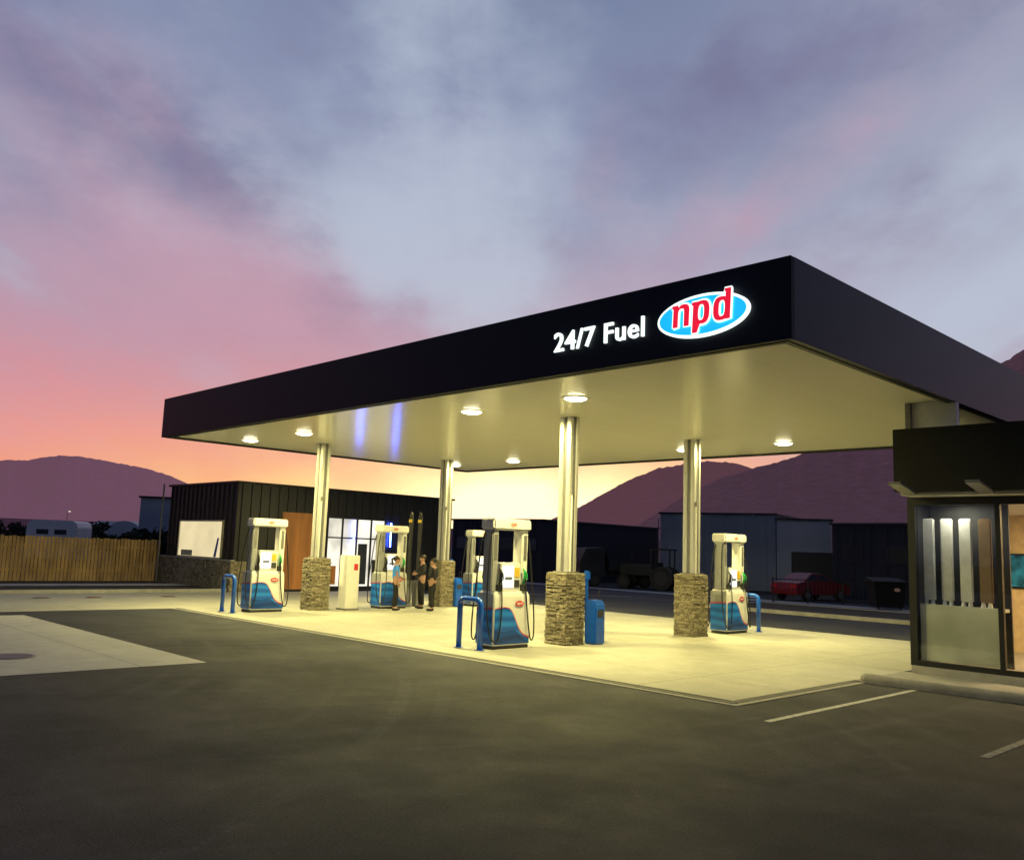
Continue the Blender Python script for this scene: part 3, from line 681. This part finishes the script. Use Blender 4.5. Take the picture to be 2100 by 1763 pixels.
LEAF = mat('foliage', (.035,.045,.025), .9, var=.5, scale=1.5); BARK = mat('bark', (.05,.035,.025), .9)
def tree(px, d, h, r, label, cat='tree', base=0):
    P = atD(px, d); t = thing('leafy_tree' if cat == 'tree' else 'shrub', label, cat, (P.x,P.y,0), 0, 'dark trees and shrubs beyond the fence')
    tb = MB().tube([(0,0,0),(.05,0,h*.35),(0,.05,h*.7)], [.12*h/5,.09*h/5,.03], 8)
    for q in range(6):
        an = q*1.05; tb.tube([(0,0,h*(.3+.06*q)),(r*.35*math.cos(an),r*.35*math.sin(an),h*(.5+.05*q)),(r*.6*math.cos(an),r*.6*math.sin(an),h*(.6+.05*q))], [.04,.03,.01], 5)
    tb.build('trunk', BARK, t); cr = MB()
    cl = [(Vector((random.uniform(-1,1)*r*.7, random.uniform(-1,1)*r*.7, h*random.uniform(.35,.85))), r*random.uniform(.25,.5)) for _ in range(16)]
    for cp, rad in cl:
        for _ in range(90):
            v = Vector((random.gauss(0,1),random.gauss(0,1),random.gauss(0,1))).normalized()*rad*random.uniform(.4,1.1); v.z *= .8; c_ = cp+v; s_ = random.uniform(.06,.15)
            a1 = Vector((random.gauss(0,1),random.gauss(0,1),random.gauss(0,1))).normalized()*s_; b1 = a1.orthogonal().normalized()*s_*.6
            cr.add([c_-a1,c_+b1,c_+a1,c_-b1], [(0,1,2,3)])
    cr.build('crown', LEAF, t)
tree(12,60,3.3,1.5,'dark bushy tree at the far left behind the fence')
tree(205,62,3.2,1.3,'low dark tree behind the fence, between camper and polytunnel')
tree(300,50,2.7,1.3,'dark shrub in front of the grey shed','shrub')
tree(325,49,2.5,1.0,'dark shrub touching the kiosk corner','shrub')
tree(262,52,2.4,1.0,'small dark shrub behind the fence near the polytunnel','shrub')

# ---------------------------------------------------------------- vehicles
CARRED = mat('car_red', (.24,.008,.013), .38, coat=.3, var=.05)
def wheel(t, x, y, r, w, s, rm=None):
    a = MB().tube([(x,y,r),(x,y+s*w,r)], r, 22).build('wheel', BLACK, t); MB().tube([(x,y+s*w,r),(x,y+s*(w+.02),r)], r*.62, 14).build('rim', rm or DGREY, a)
P = G(1662,1230)
t = thing('parked_car', 'red parked sedan in front of the pale warehouse bay', 'car', (P.x,P.y,0), math.radians(46+180+34))
prof = [(-2.15,.35),(-2.2,.6),(-2.12,.82),(-1.6,.92),(-.75,1.0),(0.9,1.0),(1.6,.98),(2.1,.92),(2.18,.6),(2.12,.33)]
vs = []; fs = []
def car_sec(y, inset): return [(x*(1-inset*.02), y, z) for x, z in prof]
secs = [car_sec(-.80,1), car_sec(-.84,0), car_sec(.84,0), car_sec(.80,1)]
for s_ in secs: vs += s_
n = len(prof)
for a_ in range(3):
    for q in range(n): fs.append((a_*n+q, a_*n+(q+1)%n, (a_+1)*n+(q+1)%n, (a_+1)*n+q))
fs += [tuple(range(n)), tuple(range(3*n,4*n))]
MB().add(vs, fs).build('body', CARRED, t, bevel=.03)
gh = [(-.95,.99),(-.25,1.36),(.15,1.42),(.75,1.4),(1.5,.99)]
MB().add([(x, -.76+(z-.99)*.42, z) for x,z in gh]+[(x, .76-(z-.99)*.42, z) for x,z in gh], [(0,1,2,3,4),(5,6,7,8,9),(0,1,6,5),(1,2,7,6),(2,3,8,7),(3,4,9,8)]).build('cabin', CARRED, t)
for s in (-1,1):
    MB().add([(x, s*(.765-(z-.99)*.42), z) for x,z in ((-.7,1.04),(-.2,1.32),(.28,1.36),(.28,1.04))], [(0,1,2,3)]).build('window', BLACK, t)
    MB().add([(x, s*(.765-(z-.99)*.42), z) for x,z in ((.36,1.04),(.36,1.36),(.75,1.34),(1.25,1.04))], [(0,1,2,3)]).build('window', BLACK, t)
    MB().box(-2.2,-2.1,s*.6-.16,s*.6+.16,.62,.76).build('headlight', GREY, t); MB().box(2.08,2.19,s*.6-.16,s*.6+.16,.68,.82).build('tail_light', RED, t)
    for x in (-1.35,1.35): wheel(t, x, s*.7, .31, .16, s, GREY)
MB().add([(-.9,-.68,1.03),(-.9,.68,1.03),(-.3,.58,1.35),(-.3,-.58,1.35)], [(0,1,2,3)]).build('windscreen', BLACK, t)
A = G(1585,1236); B = G(1800,1242); A.z = B.z = 0; u = B-A; Lf = u.length; ang = math.atan2(u.y,u.x)
t = thing('site_railing', 'thin dark railing standing in front of the red car', 'fence', (A.x,A.y,0), ang)
r_ = MB().tube([(0,0,1.15),(Lf,0,1.15)], .02, 6).tube([(0,0,.15),(Lf,0,.15)], .02, 6); r_.build('rail', DARKT, t)
b_ = MB(); x = 0
while x < Lf: b_.tube([(x,0,.15),(x,0,1.15)], .009, 5); x += .2
b_.build('palings', DARKT, t)
for x in (0,Lf*.33,Lf*.66,Lf): MB().tube([(x,.03,0),(x,.03,1.25)], .035, 8).build('post', DARKT, t)

DK = mat('truck_dark', (.018,.019,.024), .5); DK2 = mat('truck_green', (.014,.02,.018), .5)
def truck(px, d, rz, lb, m_):
    P = atD(px, d); t = thing('parked_truck', lb, 'truck', (P.x,P.y,0), rz, 'dark machines parked in the yard')
    MB().box(-2.6,2.6,-.5,.5,.75,.95).build('chassis', BLACK, t)
    MB().prism([(-2.7,-1,.6),(-2.75,-1,1.5),(-2.4,-1,2.35),(-1.2,-1,2.4),(-1.1,-1,.6)], (0,2,0)).build('cab', m_, t, bevel=.04)
    MB().add([(-2.74,-.85,1.55),(-2.74,.85,1.55),(-2.44,.8,2.25),(-2.44,-.8,2.25)], [(0,1,2,3)]).build('windscreen', BLACK, t)
    for s in (-1,1): MB().box(-2.2,-1.5,s*1.01-.01,s*1.01+.01,1.5,2.15).build('window', BLACK, t); MB().box(-2.76,-2.68,s*.7-.15,s*.7+.15,.85,1.05).build('headlight', GREY, t)
    MB().box(-.95,2.7,-1.02,1.02,1,1.1).box(-.95,-.87,-1.02,1.02,1.1,2.1).box(-.95,2.7,-1.02,-.97,1.1,1.6).box(-.95,2.7,.97,1.02,1.1,1.6).build('tray', m_, t)
    for s in (-1,1):
        for x in (-1.8,1.5): wheel(t, x, s*.78, .42, .24, s)
truck(1265,56,math.radians(60),'dark flatbed truck parked just right of the near column',DK)
P = atD(1335,54); t = thing('parked_tractor', 'dark tractor parked beside the flatbed truck', 'tractor', (P.x,P.y,0), math.radians(200), 'dark machines parked in the yard')
MB().box(-.1,1.9,-.35,.35,.8,1.45).build('bonnet', DK2, t, bevel=.06); MB().box(-1.4,-.1,-.6,.6,.7,1.2).build('body', DK2, t, bevel=.04)
c = MB()
for x in (-1.3,-.15):
    for y in (-.55,.55): c.box(x-.04,x+.04,y-.04,y+.04,1.2,2.35)
c.box(-1.4,-.05,-.65,.65,2.35,2.45); c.build('cab_frame', DK2, t)
for s in (-1,1): wheel(t,-.9,s*.62,.7,.35,s); wheel(t,1.5,s*.5,.42,.25,s)
MB().tube([(1.2,0,1.45),(1.2,0,2.2)], .05, 8).build('exhaust', BLACK, t)

P = G(1826,1250)
SK = mat('skip_dark', (.010,.010,.012), .7, spec=.2)
t = thing('waste_skip', 'dark waste bin with small oval badge left of the shop corner', 'bin', (P.x,P.y,0), math.radians(46))
MB().prism([(-.6,0,.12),(.6,0,.12),(.72,0,1.2),(-.72,0,1.2)], (0,.95,0)).build('body', SK, t, bevel=.02)
MB().prism([(-.76,-.05,1.2),(-.76,-.05,1.26),(-.76,.95,1.42),(-.76,1.0,1.2)], (1.52,0,0)).build('lid', SK, t)
for x in (-.5,.5): MB().tube([(x-.03,.15,.07),(x+.03,.15,.07)], .07, 12).build('wheel', BLACK, t)
MB().prism([(.3+.14*math.cos(2*math.pi*q/20), -.03, .9+.08*math.sin(2*math.pi*q/20)) for q in range(20)], (0,.01,0)).build('badge', PALEL, t)
SG = emi('street_glow',(1,.9,.7),1.5)
for px, d, h, lb in ((1349,70,5,'thin street lamp at the left end of the grey warehouse'),(130,160,6,'thin distant lamp post over the fence at left')):
    P = atD(px, d); t = thing('street_lamp', lb, 'street lamp', (P.x,P.y,0), math.radians(46), 'far street lamps')
    MB().tube([(0,0,0),(0,0,h*.97),(.15,0,h),(.4,0,h)], [.06,.04,.03,.03], 8).build('pole', GREY, t); MB().box(.2,.5,-.1,.1,h-.06,h+.04).build('lamp_head', SG, t)

# ---------------------------------------------------------------- people
SKIN = mat('skin', (.38,.21,.15), .5)
def skinned(name, verts, edges, rad, m, parent, root=0, sub=2):
    me = bpy.data.meshes.new(name); me.from_pydata(verts, edges, []); o = bpy.data.objects.new(name, me); C.objects.link(o)
    o.modifiers.new('Skin', 'SKIN'); sk = me.skin_vertices[0].data
    for q, r in enumerate(rad): sk[q].radius = r if isinstance(r, tuple) else (r, r); sk[q].use_root = (q == root)
    sb_ = o.modifiers.new('Sub', 'SUBSURF'); sb_.levels = sub; sb_.render_levels = sub
    bpy.context.view_layer.update()
    m2 = bpy.data.meshes.new_from_object(o.evaluated_get(bpy.context.evaluated_depsgraph_get()))
    C.objects.unlink(o); bpy.data.objects.remove(o)
    for p_ in m2.polygons: p_.use_smooth = True
    m2.materials.clear(); m2.materials.append(m); r_ = bpy.data.objects.new(name, m2); C.objects.link(r_); r_.parent = parent; return r_
def person(label, loc, rz, H, shirt, trous, hairm, arms, pony=False, long_sleeve=False, stance=.0):
    k_ = H/1.7
    t = thing('person', label, 'person', loc, rz, 'people talking beside the pumps'); t.scale = (k_,k_,k_)
    V = []; E = []; R_ = []
    def v(p, r, c=None):
        V.append(p); R_.append(r)
        if c is not None: E.append((c, len(V)-1))
        return len(V)-1
    pel = v((0,0,.93),.115); sp_ = v((.0,0,1.1),.105,pel); ch = v((-.01,0,1.28),.12,sp_); nb_ = v((-.01,0,1.43),.055,ch); hd0 = v((.01,0,1.51),.06,nb_); hd1 = v((.015,0,1.59),.085,hd0); hd2 = v((.005,0,1.655),.06,hd1)
    v((.105,0,1.575),.012,hd1)
    for s in (1,-1): v((0,s*.09,1.58),.012,hd1)
    A = {}
    for s in (1,-1):
        hp = v((0,s*.09,.88),.085,pel); kn = v((.02+stance*s,s*.1,.48),.055,hp); an = v((-.02+stance*s*1.3,s*.105,.09),.038,kn); v((.13+stance*s*1.3,s*.115,.035),.03,an)
        sh_ = v((-.01,s*.175,1.39),.05,ch); el, wr = arms[0 if s > 0 else 1]
        e_ = v(el,.038,sh_); w_ = v(wr,.026,e_); d = (Vector(wr)-Vector(el)).normalized(); W = Vector(wr)
        side = d.cross(Vector((0,s,0.01))); side = side.normalized() if side.length > .1 else Vector((0,0,1)); nrm = d.cross(side).normalized()
        pa = v(tuple(W+d*.06),.026,w_)
        for q, (off, ln) in enumerate(((-.033,.065),(-.011,.078),(.011,.074),(.033,.058))):
            b0 = W+d*.1+side*off; i1 = v(tuple(b0),.010,pa); i2 = v(tuple(b0+d*ln*.5+nrm*.012),.009,i1); v(tuple(b0+d*ln*.85+nrm*.035),.007,i2)
        i1 = v(tuple(W+d*.045-side*.045),.011,pa); v(tuple(W+d*.085-side*.055+nrm*.015),.008,i1)
        A[s] = (el, wr)
    skinned('body', V, E, R_, SKIN, t)
    V = [(0,0,.93),(0,0,1.1),(-.01,0,1.28),(-.01,0,1.385)]; E = [(0,1),(1,2),(2,3)]; R_ = [(.135,.135),.125,.138,.075]
    for s in (1,-1):
        el, wr = A[s]; V.append((-.01,s*.18,1.39)); E.append((2,len(V)-1)); R_.append(.066)
        f_ = .7 if not long_sleeve else 1; S_ = Vector((-.01,s*.18,1.39)); V.append(tuple(S_+(Vector(el)-S_)*f_)); E.append((len(V)-2,len(V)-1)); R_.append(.056)
        if long_sleeve: V.append(tuple(Vector(el)+(Vector(wr)-Vector(el))*.93)); E.append((len(V)-2,len(V)-1)); R_.append(.042)
    skinned('shirt', V, E, R_, shirt, t)
    V = [(0,0,.97),(0,0,.9)]; E = [(0,1)]; R_ = [.125,.12]
    for s in (1,-1):
        b0 = len(V); V += [(0,s*.09,.85),(.02+stance*s,s*.1,.48),(-.015+stance*s*1.3,s*.105,.1)]; E += [(1,b0),(b0,b0+1),(b0+1,b0+2)]; R_ += [.1,.075,.062]
    skinned('trousers', V, E, R_, trous, t)
    for s in (1,-1):
        x = stance*s*1.3; skinned('shoe', [(-.06+x,s*.105,.045),(.06+x,s*.11,.045),(.16+x,s*.118,.035)], [(0,1),(1,2)], [.045,.045,.034], BLACK, t)
    h = MB().ell((-.012,0,1.615),.10,.088,.095,16,10)
    if pony: h.tube([(-.09,0,1.64),(-.15,0,1.6),(-.14,0,1.48),(-.12,0,1.38)], [.03,.035,.028,.008], 8)
    h.build('hair', hairm, t, smooth=True)
    for s in (1,-1): MB().ell((.088,s*.032,1.6),.012,.013,.009,8,6).build('eye', BLACK, t)
    MB().ell((.09,0,1.535),.01,.024,.006,8,6).build('mouth', LOGO, t)
HB = mat('dark_hair', (.02,.014,.01), .5); SHB = mat('shirt_blue', (.05,.28,.90), .8); SHK = mat('shirt_black', (.012,.012,.016), .8); TRK = mat('trousers_black', (.010,.010,.013), .85)
person('person with dark ponytail in bright blue shirt and black trousers', (-23.35,17.6,.006), math.radians(60), 1.74, SHB, TRK, HB, [((.02,.24,1.12),(.2,.16,1.02)),((.0,-.24,1.12),(.05,-.22,.88))], True, stance=.03)
person('person in black clothes standing at the back, facing the blue shirt', (-23.75,19.0,.006), math.radians(250), 1.8, SHK, TRK, HB, [((.03,.25,1.13),(.22,.08,1.1)),((.03,-.25,1.13),(.22,-.06,1.14))], False, True)
person('person in black clothes with hand on hip, rightmost of the three', (-22.75,18.65,.006), math.radians(200), 1.72, SHK, TRK, HB, [((-.06,.33,1.14),(.05,.17,1.0)),((.0,-.24,1.12),(.12,-.2,.93))], False, True, stance=-.03)

# ---------------------------------------------------------------- sky
W = bpy.data.worlds.new("World"); S.world = W; W.use_nodes = True; T_ = W.node_tree; n = T_.nodes; l = T_.links; n.clear()
out = n.new('ShaderNodeOutputWorld'); bg = n.new('ShaderNodeBackground'); l.new(bg.outputs[0], out.inputs[0])
def sock(i, x):
    if isinstance(x, (int, float)): i.default_value = x
    elif isinstance(x, tuple): i.default_value = x if len(x) == len(i.default_value) else x+(1,)
    else: l.new(x, i)
def mth(op, a, b=0, c=0):
    q = n.new('ShaderNodeMath'); q.operation = op; sock(q.inputs[0], a); sock(q.inputs[1], b)
    if op in ('MULTIPLY_ADD',): sock(q.inputs[2], c)
    return q.outputs[0]
def vdot(v, c):
    q = n.new('ShaderNodeVectorMath'); q.operation = 'DOT_PRODUCT'; l.new(v, q.inputs[0]); q.inputs[1].default_value = c; return q.outputs['Value']
def comb(x, y, z):
    q = n.new('ShaderNodeCombineXYZ'); sock(q.inputs[0], x); sock(q.inputs[1], y); sock(q.inputs[2], z); return q.outputs[0]
def nse(v, sc, det=5, rg=.5, dist=0):
    q = n.new('ShaderNodeTexNoise'); l.new(v, q.inputs['Vector']); q.inputs['Scale'].default_value = sc; q.inputs['Detail'].default_value = det; q.inputs['Roughness'].default_value = rg; q.inputs['Distortion'].default_value = dist; return q.outputs['Fac']
def rng(x, a, b, c, d, sm=True):
    q = n.new('ShaderNodeMapRange'); q.interpolation_type = 'SMOOTHSTEP' if sm else 'LINEAR'; sock(q.inputs[0], x)
    for i_, v_ in enumerate((a,b,c,d)): q.inputs[i_+1].default_value = v_
    return q.outputs[0]
def mix(f, a, b):
    q = n.new('ShaderNodeMix'); q.data_type = 'RGBA'; sock(q.inputs[0], f); sock(q.inputs[6], a); sock(q.inputs[7], b); return q.outputs[2]
def lin(r, g, b): return tuple(((c/255+.055)/1.055)**2.4 if c > 10 else c/255/12.92 for c in (r,g,b))
tc = n.new('ShaderNodeTexCoord'); d = tc.outputs['Generated']
a = vdot(d, r0); b = vdot(d, f0); z = vdot(d, UP)
zp = mth('ADD', mth('MAXIMUM', z, 0), .11)
u = mth('DIVIDE', mth('SUBTRACT', a, .01), zp); v = mth('DIVIDE', b, zp)
n1 = nse(comb(u, mth('MULTIPLY', v, .42), 0), .95, 5, .5, .5)
n2 = nse(comb(mth('MULTIPLY', u, 2.4), mth('MULTIPLY', v, .26), 3), 1.1, 5, .48, .45)
n3 = nse(comb(a, mth('MULTIPLY', z, 1.6), 9), 5.5, 5, .58)
dn1 = mth('SUBTRACT', n1, .5); dn3 = mth('SUBTRACT', n3, .5); dn2 = mth('SUBTRACT', n2, .5)
ad = mth('ADD', a, mth('MULTIPLY', dn1, .22)); zd = mth('ADD', z, mth('ADD', mth('MULTIPLY', dn3, .10), mth('MULTIPLY', dn2, .09)))
cr = n.new('ShaderNodeValToRGB'); l.new(mth('ADD', zd, mth('MULTIPLY', rng(a, -.5, .3, -.01, .03), 1)), cr.inputs[0]); e = cr.color_ramp.elements
stops = [(0,(218,126,118)),(.05,(232,138,130)),(.10,(226,140,144)),(.15,(206,143,156)),(.21,(186,148,168)),(.29,(167,154,178)),(.38,(150,158,184)),(.47,(136,146,176)),(.58,(118,130,162)),(.8,(75,86,118)),(1,(58,68,98))]
e[0].position = 0; e[0].color = lin(*stops[0][1])+(1,); e[1].position = 1; e[1].color = lin(*stops[-1][1])+(1,)
for p_, c_ in stops[1:-1]: q = e.new(p_); q.color = lin(*c_)+(1,)
col = cr.outputs[0]
col = mix(mth('MULTIPLY', rng(a, .1, .5, 0, 1), rng(z, .1, .3, .3, .65)), col, lin(172,173,192))
def blob(px, py, sa, sz, w, slope=0):
    dd = ray(px, py).normalized(); a0, z0 = dd.dot(r0), dd.z
    da = mth('SUBTRACT', ad, a0); dz = mth('SUBTRACT', mth('SUBTRACT', zd, z0), mth('MULTIPLY', da, slope))
    x_ = mth('DIVIDE', da, sa); y_ = mth('DIVIDE', dz, sz)
    e_ = mth('ADD', mth('MULTIPLY', x_, x_), mth('MULTIPLY', y_, y_))
    return mth('MULTIPLY', mth('EXPONENT', mth('MULTIPLY', e_, -1)), w)
def tot(bs):
    s_ = bs[0]
    for x in bs[1:]: s_ = mth('ADD', s_, x)
    return s_
light = tot([blob(820,150,.13,.16,.45), blob(480,440,.22,.07,.65,-.15), blob(1010,500,.09,.16,.5), blob(1850,430,.3,.05,.55,.5), blob(1950,620,.22,.05,.6,.35), mth('MULTIPLY', dn2, 1.7), mth('MULTIPLY', dn3, 1.7)])
dark = tot([blob(100,170,.17,.12,.45,-.3), blob(1430,270,.14,.08,.45,.2), blob(380,340,.12,.05,.4,-.5), blob(1900,60,.25,.06,.25), mth('MULTIPLY', dn1, -.6), mth('MULTIPLY', dn2, -.8), mth('MULTIPLY', dn3, -1.7)])
low = rng(z, .06, .24, 0, 1)
col = mix(mth('MULTIPLY', rng(light, .0, 1.0, 0, .8), low), col, lin(184,194,212))
col = mix(mth('MULTIPLY', rng(dark, .05, 1.0, 0, .75), low), col, lin(110,106,142))
pink = tot([blob(620,620,.28,.08,.5,-.3), blob(1380,520,.2,.06,.5,.6), blob(60,620,.25,.07,.45), blob(250,150,.12,.06,.25), blob(1250,350,.08,.08,.3,.6), mth('MULTIPLY', dn2, -1.1), mth('MULTIPLY', dn3, 1.3)])
col = mix(mth('MULTIPLY', rng(pink, .1, 1, 0, .7), rng(z, .4, .6, 1, .3)), col, lin(196,150,170))
sa_ = ray(1080,1040).normalized().dot(r0)
da = mth('SUBTRACT', a, sa_)
def glow(sa, sz, k_, z0=0):
    x_ = mth('DIVIDE', da, sa); y_ = mth('DIVIDE', mth('SUBTRACT', z, z0), sz); e_ = mth('ADD', mth('MULTIPLY', x_, x_), mth('MULTIPLY', y_, y_)); return mth('MULTIPLY', mth('EXPONENT', mth('MULTIPLY', e_, -1)), k_)
front = rng(b, -.2, .4, 0, 1)
col = mix(mth('MULTIPLY', glow(.38,.115,.7), front), col, lin(252,174,136))
col = mix(mth('MULTIPLY', mth('MINIMUM', mth('MULTIPLY', glow(.36,.088,1.7), rng(n3, .35, .62, .55, 1.1)), 1), front), col, lin(255,222,134))
col = mix(mth('MULTIPLY', mth('MINIMUM', mth('MULTIPLY', glow(.15,.05,1.5,.035), rng(n3, .35, .6, .6, 1.1)), 1), front), col, (1.6,1.35,.78))
col = mix(rng(b, .15, .72, 1, 0), col, lin(54,64,94))
sky = n.new('ShaderNodeTexSky'); sky.sky_type = 'NISHITA'; sky.sun_disc = False; sky.sun_elevation = math.radians(1.5)
sunaz = math.atan2(ray(1080,1040).x, ray(1080,1040).y); sky.sun_rotation = sunaz
ad_ = n.new('ShaderNodeMix'); ad_.data_type = 'RGBA'; ad_.blend_type = 'ADD'; ad_.inputs[0].default_value = .01; l.new(col, ad_.inputs[6]); l.new(sky.outputs[0], ad_.inputs[7])
l.new(ad_.outputs[2], bg.inputs[0]); bg.inputs[1].default_value = 1.0
sl = bpy.data.lights.new('sun', 'SUN'); sl.energy = .12; sl.angle = math.radians(8); sl.color = (1,.6,.35)
so = bpy.data.objects.new('sun', sl); C.objects.link(so)
sd = ray(1080,1040); sd.z = 0; sd.normalize(); sd.z = math.tan(math.radians(2.5)); so.rotation_euler = sd.to_track_quat('Z','Y').to_euler()
